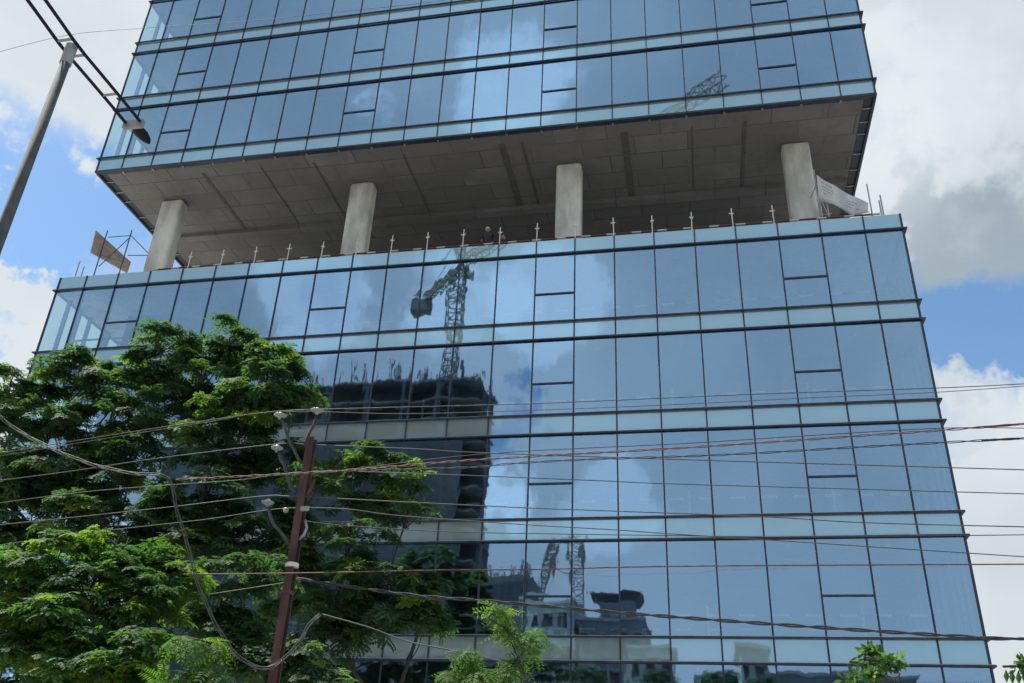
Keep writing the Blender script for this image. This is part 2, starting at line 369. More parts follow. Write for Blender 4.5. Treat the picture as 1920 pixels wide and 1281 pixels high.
# side facades (glass, with deep vertical fins inside), and the plain rear wall
ysf = [0, .87, 1.72, 2.5, 3.85, 5.0, 6.2, 7.4, 8.6, 9.8, 11, 12.2, 13.4, 14.6, 15.8, 17, 18.2, 19.4, 20.6, 21.8, 23, 24.2, DEP]
for s, x in ((0, 0.0), (1, W)):
    g_ = MB(); sp_ = MB(); fn = MB(); hf = MB()
    for (z0, z1) in low_rows+up_rows: g_.quad((x, .04, z0), (x, DEP, z0), (x, DEP, z1), (x, .04, z1))
    for (z0, z1) in spans_low+spans_up: sp_.quad((x, .04, z0), (x, DEP, z0), (x, DEP, z1), (x, .04, z1))
    sg = 1 if s == 0 else -1
    for (z0, z1) in low_rows+up_rows:
        for y in ysf[1:-1]:
            xa, xb = sorted((x+sg*.01, x+sg*(.20 if s == 0 else .07))); fn.box(xa, xb, y-.045, y+.045, z0, z1)
    for z in fins:
        xa, xb = sorted((x-sg*.004, x-sg*.15)); hf.box(xa, xb, -.03, DEP, z-.027, z+.027)
    g_.build('side_window', 'side_glass', tower); sp_.build('side_spandrel', 'spandrel_glass', tower)
    fn.build('side_mullion', 'grey_aluminium', tower); hf.build('side_fin', 'dark_aluminium', tower)
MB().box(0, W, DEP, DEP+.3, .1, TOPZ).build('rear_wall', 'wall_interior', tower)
# slabs: every slab fills the spandrel zone
for k, (z0, z1) in enumerate(spans_low):
    if k == 0: continue
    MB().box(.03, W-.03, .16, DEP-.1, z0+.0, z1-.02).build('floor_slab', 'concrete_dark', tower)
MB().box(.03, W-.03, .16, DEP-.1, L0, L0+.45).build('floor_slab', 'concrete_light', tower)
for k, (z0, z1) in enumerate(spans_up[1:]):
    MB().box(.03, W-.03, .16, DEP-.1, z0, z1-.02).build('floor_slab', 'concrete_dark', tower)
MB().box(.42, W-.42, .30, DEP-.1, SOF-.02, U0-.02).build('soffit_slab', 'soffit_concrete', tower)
# soffit rim: dark closure strip with light brackets
for (a, b_) in (((.0, .02, .30, 0), 0),): pass
MB().box(-.05, W+.05, -.04, .12, SOF-.10, SOF-.003).build('soffit_edge_trim', 'dark_aluminium', tower)
MB().box(.06, W-.06, .125, .30, SOF-.03, SOF+.05).build('soffit_gap', 'dark_aluminium', tower)
for x in XS: MB().box(x-.04, x+.04, .13, .33, SOF-.085, SOF-.035).build('soffit_bracket', 'grey_aluminium', tower)
for s, x in ((0, 0.0), (1, W)):
    sg = 1 if s == 0 else -1
    xa, xb = sorted((x-sg*.06, x+sg*.05)); MB().box(xa, xb, .125, DEP, SOF-.10, SOF-.003).build('soffit_edge_trim', 'dark_aluminium', tower)
    xa, xb = sorted((x+sg*.055, x+sg*.40)); MB().box(xa, xb, .31, DEP, SOF-.01, SOF+.05).build('soffit_gap', 'dark_aluminium', tower)
    for y in ysf[1:]: xa, xb = sorted((x+sg*.05, x+sg*.42)); MB().box(xa, xb, y-.03, y+.03, SOF-.05, SOF-.02).build('soffit_bracket', 'grey_aluminium', tower)
# soffit drop beams seen from below
for x, wd_ in ((5.3, .18), (11.1, .10), (20.35, .30), (21.3, .12), (26.0, .30), (31.3, .14), (8.4, .07), (15.6, .09), (29, .06)):
    MB().box(x-wd_/2, x+wd_/2, .9, 5.55, SOF-.045, SOF-.022).build('soffit_strip', 'strip_dark', tower)
MB().box(.5, W-.5, 5.6, 6.1, SOF-.25, SOF-.022).build('edge_beam', 'soffit_concrete', tower)
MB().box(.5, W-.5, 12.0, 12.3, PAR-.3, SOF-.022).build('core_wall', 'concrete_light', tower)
COLX = [2.66, 12.95, 23.24, 33.55]
for x in COLX:
    for (zb, zt) in [(PAR-.265, SOF-.022)]:
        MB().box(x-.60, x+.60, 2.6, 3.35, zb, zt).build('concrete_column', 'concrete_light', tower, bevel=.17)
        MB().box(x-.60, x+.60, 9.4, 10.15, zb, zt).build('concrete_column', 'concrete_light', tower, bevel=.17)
    for (z0, z1) in low_rows+up_rows[:4]:
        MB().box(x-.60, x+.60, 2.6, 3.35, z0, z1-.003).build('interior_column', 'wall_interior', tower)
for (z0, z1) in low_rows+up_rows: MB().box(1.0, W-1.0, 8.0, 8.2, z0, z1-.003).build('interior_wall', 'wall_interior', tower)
# small white fittings under the ceilings behind the glass
for (z0, z1) in low_rows[:5]+up_rows[:2]:
    q = MB()
    for x in np.arange(1.8, W-1, 3.22): q.lathe((x+.4, .8, z1-.12), [(.07, 0), (.09, .06), (.06, .11)], 8)
    q.build('ceiling_fitting', 'white_paint', tower)
# roof
MB().box(.2, W-.2, .2, DEP, TOPZ-.3, TOPZ-.05).build('roof', 'concrete_dark', tower)

# ------------------------------------------------------------------ railings
def rail_post(parent, x, y, zb, zt, m='white_paint'):
    q = MB().tube([(x+random.uniform(-.03,.03), y, zb), (x, y, zt)], .022, 8); p_ = q.build('post', m, parent, smooth=False)
    c_ = MB().lathe((x, y, zt-.32), [(.03, 0), (.055, .03), (.055, .06), (.03, .08)], 8)
    for sgn in (-1, 1): c_.bar((x, y, zt-.27), (x+sgn*(.10+random.uniform(-.02,.02)), y, zt-.25+random.uniform(-.02,.02)), .025, .035)
    c_.lathe((x, y, zb+.46), [(.035, 0), (.065, .02), (.065, .07), (.035, .09)], 8)
    for sgn in (-1, 1): c_.bar((x, y, zb+.5), (x+sgn*.12, y, zb+.5), .04, .05)
    c_.build('collar', m, p_)
rail = thing('edge_railing', 'white collared posts and striped pipe along the parapet of the open storey', 'railing')
MB().tube([(4.3, .47, 23.60), (12, .47, 23.64), (20, .46, 23.61), (28, .47, 23.64), (36.0, .47, 23.62)], .042, 8).build('pipe', 'barrier_stripes', rail)
MB().tube([(4.3, .49, 23.46), (14, .49, 23.45), (25, .5, 23.47), (36.0, .49, 23.46)], .06, 8).build('pipe', 'rust_red', rail)
for k in range(17): rail_post(rail, 6.12+1.6135*k, .42, 22.96, 24.42+random.uniform(-.04, .04))
whichf = ['first storey below the open floor', 'second storey below the open floor', 'third storey below the open floor', 'fourth storey below the open floor']
for k in range(4):
    zf = L0-P*k-WIN
    rl = thing('indoor_railing', 'striped pipe railing behind the glass, '+whichf[k], 'railing', 'barrier railings behind the glass')
    MB().tube([(1.2, .5, zf+.80), (18, .5, zf+.79), (W-1.2, .5, zf+.81)], .05, 6).build('pipe', 'barrier_white_red', rl)
    if k == 3: MB().tube([(1.2, .5, zf+.35), (W-1.2, .5, zf+.35)], .032, 6).build('pipe', 'barrier_white_red', rl)
    for x in np.arange(3.0 + .4*k, W-1, 4.84): MB().box(x-.04, x+.04, .46, .54, zf-.01, zf+1.1).build('post', 'white_paint', rl)

# ------------------------------------------------------------------ scaffolds, board, banner, rods
sc = thing('scaffold', 'dark thin scaffold frame at the left end of the open storey', 'scaffold')
def pole_at(parent, u0, v0, u1, v1, y, r=.03, m='insulator_dark', name='upright'):
    a = at(u0, v0, y); b_ = at(u1, v1, y); x = (a.x+b_.x)/2
    return MB().tube([(x, y, 22.96), (x, y, a.z)], r, 6).build(name, m, parent)
pole_at(sc, 199, 433, 180, 512, .9); pole_at(sc, 247, 432, 224, 512, .9); pole_at(sc, 283, 468, 273, 508, 3.0)
for a_, b_ in (((203, 445, .9), (244, 442, .9)), ((246, 442, .9), (281, 478, 3.0)), ((240, 479, .9), (279, 479, 3.0)), ((190, 479, .9), (235, 492, .9)), ((185, 500, .9), (244, 445, .9))):
    MB().tube([at(*a_), at(*b_)], .022, 6).build('brace', 'insulator_dark', sc)
bd = MB(); c4 = [at(180, 433, .6), at(245, 492, 3.0), at(238, 512, 3.0), at(170, 474, .6)]
nn = (c4[1]-c4[0]).cross(c4[3]-c4[0]).normalized()*.03
bd.quad(*[p+nn for p in c4]); bd.quad(*[p-nn for p in c4[::-1]])
for i in range(4): bd.quad(c4[i]+nn, c4[i]-nn, c4[(i+1)%4]-nn, c4[(i+1)%4]+nn)
tag(bd.build('board', 'board_weathered'), 'weathered pinkish board leaning on the left scaffold frame', 'board')
sc2 = thing('scaffold', 'pale scaffold poles beside the rightmost column of the open storey', 'scaffold')
for (u, v0, v1, y) in ((1532, 318, 405, 1.4), (1630, 345, 400, 1.4), (1540, 375, 410, .9), (1553, 382, 410, .9)):
    pole_at(sc2, u, v0, u, v1, y, .028, 'galvanised')
for a_, b_ in (((1530, 375, 1.4), (1630, 398, 1.4)), ((1536, 403, .9), (1560, 401, .9)), ((1533, 340, 1.4), (1520, 372, 2.0)), ((1540, 376, .9), (1553, 404, .9))):
    MB().tube([at(*a_), at(*b_)], .022, 6).build('brace', 'galvanised', sc2)
K = 14; top = [at(1531+(1628-1531)*k/K, 328+(381-328)*k/K+3*math.sin(math.pi*k/K), 1.3+.10*math.sin(k*1.3)) for k in range(K+1)]
lo = [(1535, 373), (1562, 383), (1582, 395), (1597, 404), (1612, 403), (1627, 399)]
def lerp_path(P_, t):
    f = t*(len(P_)-1); i = min(int(f), len(P_)-2); f -= i; return [P_[i][j]*(1-f)+P_[i+1][j]*f for j in range(len(P_[0]))]
bot = [at(*lerp_path(lo, k/K), 1.32+.10*math.sin(k*1.3+.6)) for k in range(K+1)]
bn = MB(); n0 = 0; J = 6
for j in range(J+1):
    for k in range(K+1):
        p = top[k].lerp(bot[k], j/J); p.y += .03*math.sin(k*.9+j*1.1); bn.v.append(tuple(p))
for j in range(J):
    for k in range(K): q = j*(K+1)+k; bn.f.append((q, q+1, q+K+2, q+K+1))
bo = thing('banner', 'white banner with faded print, sagging from the scaffold beside the rightmost column', 'banner')
bs = bn.build('banner_sheet', 'banner_vinyl', bo, smooth=True); so = bs.modifiers.new('t', 'SOLIDIFY'); so.thickness = .01
def strip(j0, j1, k0, k1):
    mb = MB()
    for k in range(int(k0*K), int(k1*K)):
        ps = []
        for (kk, jj) in ((k, j0), (k+.8, j0), (k+.8, j1), (k, j1)):
            i = min(int(kk), K-1); f = kk-i; t_ = top[i].lerp(top[i+1], f); b2 = bot[i].lerp(bot[i+1], f)
            p = t_.lerp(b2, jj); p.y += .03*math.sin(kk*.9+jj*J*1.1) - .012; ps.append(p)
        mb.quad(*ps)
    return mb
strip(.17, .24, .1, .3).build('printed_line', 'print_red', bs)
for j in (.38, .52, .66): strip(j, j+.035, .1, .9).build('printed_line', 'print_grey', bs)
for nm, lst in (('left', ((150, 490, 150, 515), (158, 500, 158, 514))), ('right', ((1650, 366, 1653, 402), (1648, 376, 1650, 402)))):
    for i, (u0, v0, u1, v1) in enumerate(lst):
        a = at(u0, v0, .55); r_ = MB().tube([(a.x, .55, 22.96), (a.x, .55, a.z)], .03, 6).build('steel_rod', 'galvanised')
        tag(r_, f"{'taller' if i == 0 else 'shorter'} bare rod standing at the {nm} end of the parapet above the glass", 'rod', 'rods at the parapet ends')

# ------------------------------------------------------------------ workers (skin-modifier bodies)
def person(name, loc, rot, label, arms, lean, head_turn=0, helmet=True):
    root = tag(empty(name, loc), label, 'person', 'workers on the open storey'); root.rotation_euler = (0, 0, rot)
    J_ = [(0,0,.95,.15),(0,lean*.4,1.18,.135),(0,lean*.8,1.40,.15),(0,lean,1.50,.06),(0,lean*1.1,1.56,.055)]
    E_ = [(0,1),(1,2),(2,3),(3,4)]
    for s in (-1, 1):
        n = len(J_); J_ += [(s*.10,0,.90,.095),(s*.12,-.02,.50,.065),(s*.12,.02,.10,.05),(s*.12,-.12,.04,.042)]; E_ += [(0,n),(n,n+1),(n+1,n+2),(n+2,n+3)]
        n = len(J_); sh = (s*.20, lean*.85, 1.42, .062); a = arms[0 if s < 0 else 1]
        J_ += [sh, (*a[0], .045), (*a[1], .034), (*a[2], .030)]; E_ += [(2,n),(n,n+1),(n+1,n+2),(n+2,n+3)]
    me = bpy.data.meshes.new('body'); me.from_pydata([j[:3] for j in J_], E_, []); me.update()
    b_ = bpy.data.objects.new('body', me); col.objects.link(b_); b_.parent = root; me.materials.append(MATS['cloth_dark'])
    sk = b_.modifiers.new('skin', 'SKIN')
    for i, j in enumerate(J_): me.skin_vertices[0].data[i].radius = (j[3], j[3])
    me.skin_vertices[0].data[0].use_root = True
    ss = b_.modifiers.new('ss', 'SUBSURF'); ss.levels = ss.render_levels = 2
    hx = Vector((0, lean*1.2, 1.66))
    MB().lathe(hx, [(.03,-.12),(.06,-.10),(.078,-.04),(.082,.02),(.075,.07),(.05,.11),(.01,.125)], 14).build('head', 'skin', root, smooth=True)
    if helmet: MB().lathe(hx+Vector((0,0,.02)), [(.125,0),(.122,.012),(.103,.02),(.098,.06),(.075,.10),(.03,.125),(.005,.13)], 16).build('helmet', 'helmet', root, smooth=True)
    for s in (0, 1):
        h = Vector(arms[s][2]); q = MB().tube([h, h+Vector((0,-.03,-.05))], [.034,.026], 6)
        for f_ in range(4): q.tube([h+Vector((-.03+.02*f_, -.02, -.04)), h+Vector((-.034+.023*f_, -.035, -.10+.01*abs(f_-1.5)))], [.010,.007], 5)
        q.tube([h+Vector((.03*(1 if s==0 else -1), 0, -.02)), h+Vector((.05*(1 if s==0 else -1), -.02, -.06))], [.011,.008], 5)
        q.build('hand', 'skin', root, smooth=True)
    return root
person('person', (19.95, .95, 22.95), R(15), 'worker in dark clothes with a pale helmet behind the parapet, left one of two', [[(-.30,-.05,1.15),(-.26,-.28,1.02),(-.24,-.32,.98)], [(.30,-.02,1.16),(.28,-.22,1.0),(.26,-.28,.96)]], -.12)
person('person', (20.55, 1.5, 22.95), R(-20), 'bareheaded worker in dark clothes in the shade behind the parapet, right one of two', [[(-.32,.0,1.20),(-.30,-.16,1.02),(-.29,-.2,.95)], [(.34,-.02,1.22),(.30,-.2,1.38),(.24,-.22,1.45)]], -.03, helmet=False)

# ------------------------------------------------------------------ street lamp
lp = thing('street_lamp', 'tall grey street lamp with a ladder like double arm across the top left corner', 'street lamp')
LX, LY, LZ = 20.72, -23.6, 10.0
MB().tube([(LX, LY, .1), (LX, LY, 3), (LX, LY, 6.5), (LX, LY, LZ-.02)], [.084, .078, .066, .056], 16).build('pole', 'lamp_grey', lp, smooth=True)
MB().tube([(LX, LY, LZ-.25), (LX, LY, LZ+.06)], .070, 16).build('pole_cap', 'galvanised', lp)
def arm_pt(s, off):      # twin rails along y, arching slightly
    return Vector((LX+off, LY+s, LZ+.02+.10*math.sin(min(abs(s)/1.6, 1)*math.pi*.5)*(1 if s < 0 else .4)))
for off in (-.11, .11):
    MB().tube([arm_pt(s, off) for s in np.linspace(-1.9, 1.42, 14)], .022, 8).build('arm', 'lamp_dark', lp)
for s in (-1.4, -.75, -.13, .13, .85): MB().tube([arm_pt(s, -.11), arm_pt(s, .11)], .018, 6).build('spacer', 'galvanised', lp)
MB().box(LX-.15, LX+.15, LY+1.40, LY+1.46, LZ-.02, LZ+.10).build('end_plate', 'galvanised', lp)
for sgn, s0 in ((1, 1.46), (-1, -1.92)):
    hd = MB(); n = 10
    prof = [(0, .035), (.04, .07), (.10, .10), (.18, .105), (.27, .085), (.34, .05), (.38, .012)]
    for (d, w_) in prof:
        for j in range(n):
            t_ = 2*math.pi*j/n; hd.v.append((LX+w_*math.cos(t_), LY+s0+sgn*d, LZ+.04+(.05 if math.sin(t_) < 0 else .085)*math.sin(t_)*w_/.155))
    for i in range(len(prof)-1):
        for j in range(n): a = i*n+j; b_ = i*n+(j+1)%n; hd.f.append((a, b_, b_+n, a+n))
    hd.f.append(tuple(range(n))[::-1]); hd.f.append(tuple((len(prof)-1)*n+j for j in range(n)))
    hd.build('lamp_head', 'lamp_dark', lp, smooth=True)

# ------------------------------------------------------------------ utility pole
UX, UY, UZ = 21.42, -16.4, 7.66
up = thing('utility_pole', 'reddish brown steel utility pole with insulator brackets in front of the trees', 'utility pole')
q = MB()      # I-section, tapering look from flanges and web
for dy in (-.072, .072): q.box(UX-.066, UX+.066, UY+dy-.012, UY+dy+.012, .1, UZ)
q.box(UX-.014, UX+.014, UY-.059, UY+.059, .1, UZ); q.build('pole', 'pole_brown', up)
def upx(u, v, dy=0): return at(u, v, UY+dy)
def tubepx(pl, r, m, name, parent, k=7, dy=0): return MB().tube([upx(u, v, dy) for u, v in pl], r, k).build(name, m, parent, smooth=True)
def disc(u, v, r=.12, parent=None, m='porcelain'):
    c_ = upx(u, v, -.02)
    d_ = MB().lathe((c_.x, c_.y, c_.z-.10), [(.025, 0), (.035, .03), (.08, .05), (r, .07), (r, .085), (.07, .10), (.04, .11), (.035, .13), (.015, .14)], 14)
    return d_.build('insulator', m, parent, smooth=True)
br1 = tubepx([(566, 868), (560, 862), (552, 845), (545, 832), (538, 815), (532, 795), (528, 784)], .028, 'insulator_dark', 'bracket', up); disc(526, 777, .12, br1)
br2 = tubepx([(572, 835), (576, 822), (582, 808), (590, 795), (594, 780)], .030, 'pole_brown', 'bracket', up); disc(595, 768, .12, br2)
br3 = tubepx([(552, 925), (544, 910), (538, 890), (533, 872), (527, 862), (524, 848)], .028, 'insulator_dark', 'bracket', up); disc(520, 838, .11, br3)
br4 = tubepx([(548, 1030), (535, 1010), (524, 995), (514, 985), (506, 965), (504, 950)], .028, 'insulator_dark', 'bracket', up); disc(503, 940, .11, br4)
br5 = tubepx([(566, 935), (576, 925), (583, 915), (588, 905), (590, 898)], .028, 'pole_brown', 'bracket', up)
br6 = tubepx([(560, 1012), (570, 1002), (575, 990), (572, 975)], .028, 'galvanised', 'bracket', up)
MB().box(UX+.05, UX+.20, UY-.13, UY-.10, upx(570, 958).z-.04, upx(570, 958).z+.04).build('shackle_plate', 'porcelain', up)
z_ = upx(540, 1058).z
MB().lathe((UX, UY, z_-.06), [(.10, 0), (.118, .015), (.108, .04), (.116, .06), (.095, .08)], 12).build('cloth_wrap', 'white_paint', up)
MB().box(UX-.078, UX+.078, UY-.095, UY+.095, upx(530, 1112).z-.03, upx(530, 1112).z+.03).build('clamp_band', 'rust_red', up)
MB().lathe(tuple(upx(536, 957)), [(.01, -.05), (.045, -.03), (.05, .02), (.02, .05)], 10).build('fuse_cup', 'porcelain', up, smooth=True)

# ------------------------------------------------------------------ cables
def spline(pts, n=8):
    P_ = [Vector(p) for p in pts]; out = []
    for i in range(len(P_)-1):
        p0 = P_[max(i-1, 0)]; p1 = P_[i]; p2 = P_[i+1]; p3 = P_[min(i+2, len(P_)-1)]
        for k in range(n):
            t = k/n; out.append(.5*((2*p1)+(p2-p0)*t+(2*p0-5*p1+4*p2-p3)*t*t+(3*p1-p0-3*p2+p3)*t**3))
    out.append(P_[-1]); return out
def extend(pts):
    a = pts[0]+(pts[0]-pts[1]).normalized()*5; b_ = pts[-1]+(pts[-1]-pts[-2]).normalized()*8
    return [a]+pts+[b_]
def wire(px, y, r, m, label, y1=None, twist=0, strands=1, ext=True, tr=.03, group='overhead wires'):
    r *= .82
    y1 = y if y1 is None else y1
    pts = [at(u, v, y+(y1-y)*i/(len(px)-1)) for i, (u, v) in enumerate(px)]
    path = spline(pts, 10)
    if ext:
        e_ = extend(path); path = ([e_[0]] if px[0][0] < 5 else []) + path + ([e_[-1]] if px[-1][0] > 1850 or px[-1][1] < 0 else [])
    if strands == 1: mb = MB().tube(path, r, 6)
    else:
        mb = MB(); fine = spline(path, 5)
        for s in range(strands):
            ph = 2*math.pi*s/strands; acc_ = 0; pl = []
            for i, p in enumerate(fine):
                if i: acc_ += (fine[i]-fine[i-1]).length
                d = (fine[min(i+1, len(fine)-1)]-fine[max(i-1, 0)]).normalized(); x = d.orthogonal().normalized(); y_ = d.cross(x)
                k_ = acc_*twist+ph; pl.append(p+x*math.cos(k_)*tr+y_*math.sin(k_)*tr)
            mb.tube(pl, r, 6)
    return tag(mb.build('cable' if strands > 1 else 'wire', m, smooth=True), label, 'cable' if strands > 1 else 'wire', group)
Y0 = UY
wire([(0,850),(170,822),(380,790),(525,771),(700,765),(1000,757),(1400,740),(1750,728),(1920,720)], Y0, .010, 'wire_grey', 'highest thin wire from the pole top, crossing the blue gap of sky')
wire([(0,855),(170,827),(380,793),(525,772),(760,776),(1040,768),(1280,758),(1500,747),(1750,736),(1920,724)], Y0+.25, .008, 'wire_grey', 'second highest thin wire, running just below the topmost one')
wire([(0,901),(139,883),(293,860),(518,833),(585,834),(780,842),(899,849),(1280,862),(1918,881)], Y0, .011, 'wire_grey', 'thin wire from the upper left bracket of the pole, sloping gently down rightwards')
wire([(0,943),(165,922),(327,909),(450,900),(585,884),(779,888),(1110,901),(1278,908),(1918,926)], Y0+.1, .010, 'wire_grey', 'thin grey wire passing the pole just under the orange brown cable')
wire([(0,984),(113,973),(327,950),(488,931),(552,931),(790,943),(978,952),(1110,957),(1430,969),(1618,980),(1918,988)], Y0-.05, .011, 'wire_pale', 'pale wire resting on the lowest white insulator of the pole')
wire([(0,1022),(150,1001),(244,990),(387,974),(526,954),(640,954),(737,966),(870,976),(1002,985),(1159,994),(1240,1000),(1430,1012),(1765,1034),(1918,1044)], Y0+.1, .010, 'wire_grey', 'thin wire below the lowest insulator, dropping rightwards across the spandrels')
wire([(560,975),(640,985),(840,997),(1090,1002),(1240,1004),(1500,1007),(1920,1003)], Y0+.3, .009, 'wire_dark', 'nearly level dark wire over the third spandrel band')
wire([(0,1079),(160,1078),(365,1077),(600,1074),(827,1069),(994,1068),(1280,1062),(1918,1058)], Y0-.4, .012, 'wire_rust', 'level pinkish wire below the white wrap on the pole')
wire([(270,1131),(390,1115),(520,1095),(556,1090)], Y0, .011, 'wire_grey', 'short grey wire reaching the pole from the lower left foliage', ext=False)
wire([(605,1152),(690,1176),(765,1203),(850,1220),(960,1245)], Y0, .014, 'wire_grey', 'slack grey wire from the cable loop into the foliage at lower centre', ext=False)
wire([(0,97),(127,66),(268,53),(460,40),(640,22),(800,5),(900,-10)], -20, .005, 'wire_dark', 'hair thin wire crossing the sky behind the street lamp')
wire([(1764,804),(1850,806),(1920,805)], Y0+.6, .012, 'wire_dark', 'short visible length of dark wire at the right corner fin level', ext=False) if False else None
wire([(330,899),(460,893),(640,883),(820,868),(993,856),(1278,840),(1603,818),(1764,807),(1920,795)], Y0-.35, .010, 'wire_rust', 'orange brown twisted cable climbing from the pole to the right', strands=2, twist=9, tr=.013)
wire([(600,884),(771,880),(895,876),(952,870),(1091,862),(1278,856),(1430,849),(1618,838),(1768,830),(1920,822)], Y0-.2, .009, 'wire_dark', 'dark twisted cable just below the orange brown one', strands=2, twist=8, tr=.013)
wire([(600,888),(900,852),(1278,832),(1500,818),(1764,803),(1920,803)], Y0+.4, .009, 'wire_dark', 'dark wire above the orange brown cable, meeting it near the right corner')
wire([(556,1085),(640,1098),(783,1117),(903,1126),(993,1134),(1091,1143),(1278,1158),(1543,1177),(1843,1196),(1920,1198)], Y0-.3, .016, 'wire_dark', 'thick black twisted cable running right from the pole over the lower windows', strands=2, twist=7, tr=.016)
wire([(-30,755),(0,781),(30,805),(95,840),(150,863),(200,878),(260,889),(300,891),(320,903),(330,950),(345,1000),(357,1040),(368,1085),(385,1130),(410,1180),(440,1225),(470,1246),(500,1252),(530,1237),(560,1205),(580,1172),(600,1152)],
     -18.9, .009, 'wire_pale', 'loose bundle of pale cables sagging from the left edge and looping at the pole', y1=Y0-.9, strands=3, twist=3.5, tr=.022, ext=False, group='cable bundles')

# ------------------------------------------------------------------ foliage
def spray_template(nf, L, pairs, ll, lw, droop, spread, seed):
    """a twig tip: nf fronds fanning out, each with paired leaflets; returns verts(N,4,3)"""
    r_ = np.random.default_rng(seed); quads = []
    for f in range(nf):
        az = 2*math.pi*f/nf + r_.normal(0, .3); el = r_.uniform(.0, .75)*spread
        d = np.array([math.cos(az)*math.cos(el), math.sin(az)*math.cos(el), math.sin(el)]); Lf = L*r_.uniform(.7, 1.15)
        side = np.cross(d, [0, 0, 1]); side /= np.linalg.norm(side)+1e-9
        for k in range(pairs):
            t = (k+1.2)/pairs; p = d*Lf*t + np.array([0, 0, -droop*Lf*t*t])
            dd = d + np.array([0, 0, -2*droop*t]); dd /= np.linalg.norm(dd)
            s = ll*(1-.35*abs(t-.45))*r_.uniform(.8, 1.15)
            for sg in (-1, 1):
                o = side*sg*.9 + dd*.45 + np.array([0, 0, -.15+r_.normal(0, .12)]); o /= np.linalg.norm(o)
                nrm = np.cross(o, dd); nrm /= np.linalg.norm(nrm)+1e-9; wv_ = np.cross(nrm, o)*lw*.5
                quads.append([p, p+o*s*.5+wv_, p+o*s, p+o*s*.5-wv_])
    return np.array(quads)
def leaf_template(n, L, w, seed, hang=.3):
    r_ = np.random.default_rng(seed); quads = []
    for k in range(n):
        az = r_.uniform(0, 2*math.pi); el = r_.uniform(-.6, .9)
        d = np.array([math.cos(az)*math.cos(el), math.sin(az)*math.cos(el), math.sin(el)-hang]); d /= np.linalg.norm(d)
        b = d*L*.25*r_.uniform(.3, 1); sd_ = np.cross(d, [0, 0, 1]); sd_ /= np.linalg.norm(sd_)+1e-9; s = L*r_.uniform(.7, 1.1)
        quads.append([b, b+d*s*.5+sd_*w*.5, b+d*s, b+d*s*.5-sd_*w*.5])
    return np.array(quads)
def foliage(name, parent, m, centers, normals, templates, scale=(.8, 1.25), up_bias=.8, young=None):
    n = len(centers); tid = rng.integers(0, len(templates), n); sc_ = rng.uniform(*scale, n); allq = []
    for k, T in enumerate(templates):
        idx = np.where(tid == k)[0]
        if not len(idx): continue
        nr = normals[idx]*(1-up_bias) + np.array([0, 0, 1.0])*up_bias + rng.normal(0, .22, (len(idx), 3)); nr /= np.linalg.norm(nr, axis=1)[:, None]
        a = rng.normal(0, 1, (len(idx), 3)); x = a - nr*(a*nr).sum(1)[:, None]; x /= np.linalg.norm(x, axis=1)[:, None]; y = np.cross(nr, x)
        Rm = np.stack([x, y, nr], axis=2)*sc_[idx][:, None, None]
        q = np.einsum('nij,qkj->nqki', Rm, T) + centers[idx][:, None, None, :]
        allq.append(q.reshape(-1, 3))
    v = np.concatenate(allq).astype(np.float32); nq = len(v)//4
    me = bpy.data.meshes.new(name); me.vertices.add(len(v)); me.vertices.foreach_set('co', v.ravel())
    me.loops.add(nq*4); me.loops.foreach_set('vertex_index', np.arange(nq*4, dtype=np.int32))
    me.polygons.add(nq); me.polygons.foreach_set('loop_start', np.arange(0, nq*4, 4, dtype=np.int32)); me.polygons.foreach_set('loop_total', np.full(nq, 4, dtype=np.int32))
    if young is not None:      # young, yellower leaf sprays: a property of the leaf itself
        av = np.concatenate([np.repeat(young[np.where(tid == k)[0]], len(T)*4) for k, T in enumerate(templates) if (tid == k).any()]).astype(np.float32)
        at_ = me.attributes.new('young', 'FLOAT', 'POINT'); at_.data.foreach_set('value', av)
    me.update(calc_edges=True); me.materials.append(MATS[m]); o = bpy.data.objects.new(name, me); col.objects.link(o); o.parent = parent; return o
def clumps_to_points(clumps, dens, pad=.36, per=11, flat=.30):
    """clumps: (u, v, ru, rv, y, depth radius): an ellipsoid filled with flat tiers (pads) of sprays with gaps between"""
    C_, N_, Y_, cen = [], [], [], []
    for (u, v, ru, rv, y, rd) in clumps:
        c = at(u, v, y); px = (c-CAM).length/F_PX; rx, rz = ru*px, rv*px
        cen.append((c, min(rx, rz)))
        npad = max(3, int(dens*(rx*rz+rx*rd+rz*rd)/per))
        d = rng.normal(0, 1, (npad, 3)); d /= np.linalg.norm(d, axis=1)[:, None]
        rr = rng.uniform(.2, 1.0, npad)**.5*rng.uniform(.85, 1.15, npad)
        pc = np.array(c)[None, :] + d*rr[:, None]*np.array([rx, rd, rz])
        yg = rng.uniform(0, 1, npad)**1.6
        for k in range(npad):
            s_ = pad*rng.uniform(.6, 1.35); n = int(per*rng.uniform(.6, 1.4))
            a = rng.uniform(0, 2*math.pi, n); r = np.sqrt(rng.uniform(0, 1, n))*s_
            off = np.stack([r*np.cos(a), r*np.sin(a), -flat*r*r/s_ + rng.normal(0, .05, n)*s_*1.2], 1)
            tl = d[k]*.25*s_; off[:, 2] -= (off[:, 0]*tl[0]+off[:, 1]*tl[1])/s_*1.0
            C_.append(pc[k]+off); nn_ = off/(s_+1e-6)*.7+d[k]*.4; N_.append(nn_)
            Y_.append(np.clip(yg[k]+rng.normal(0, .08, n), 0, 1.2))
    global LAST_YOUNG
    LAST_YOUNG = np.concatenate(Y_)
    return np.concatenate(C_), np.concatenate(N_), cen
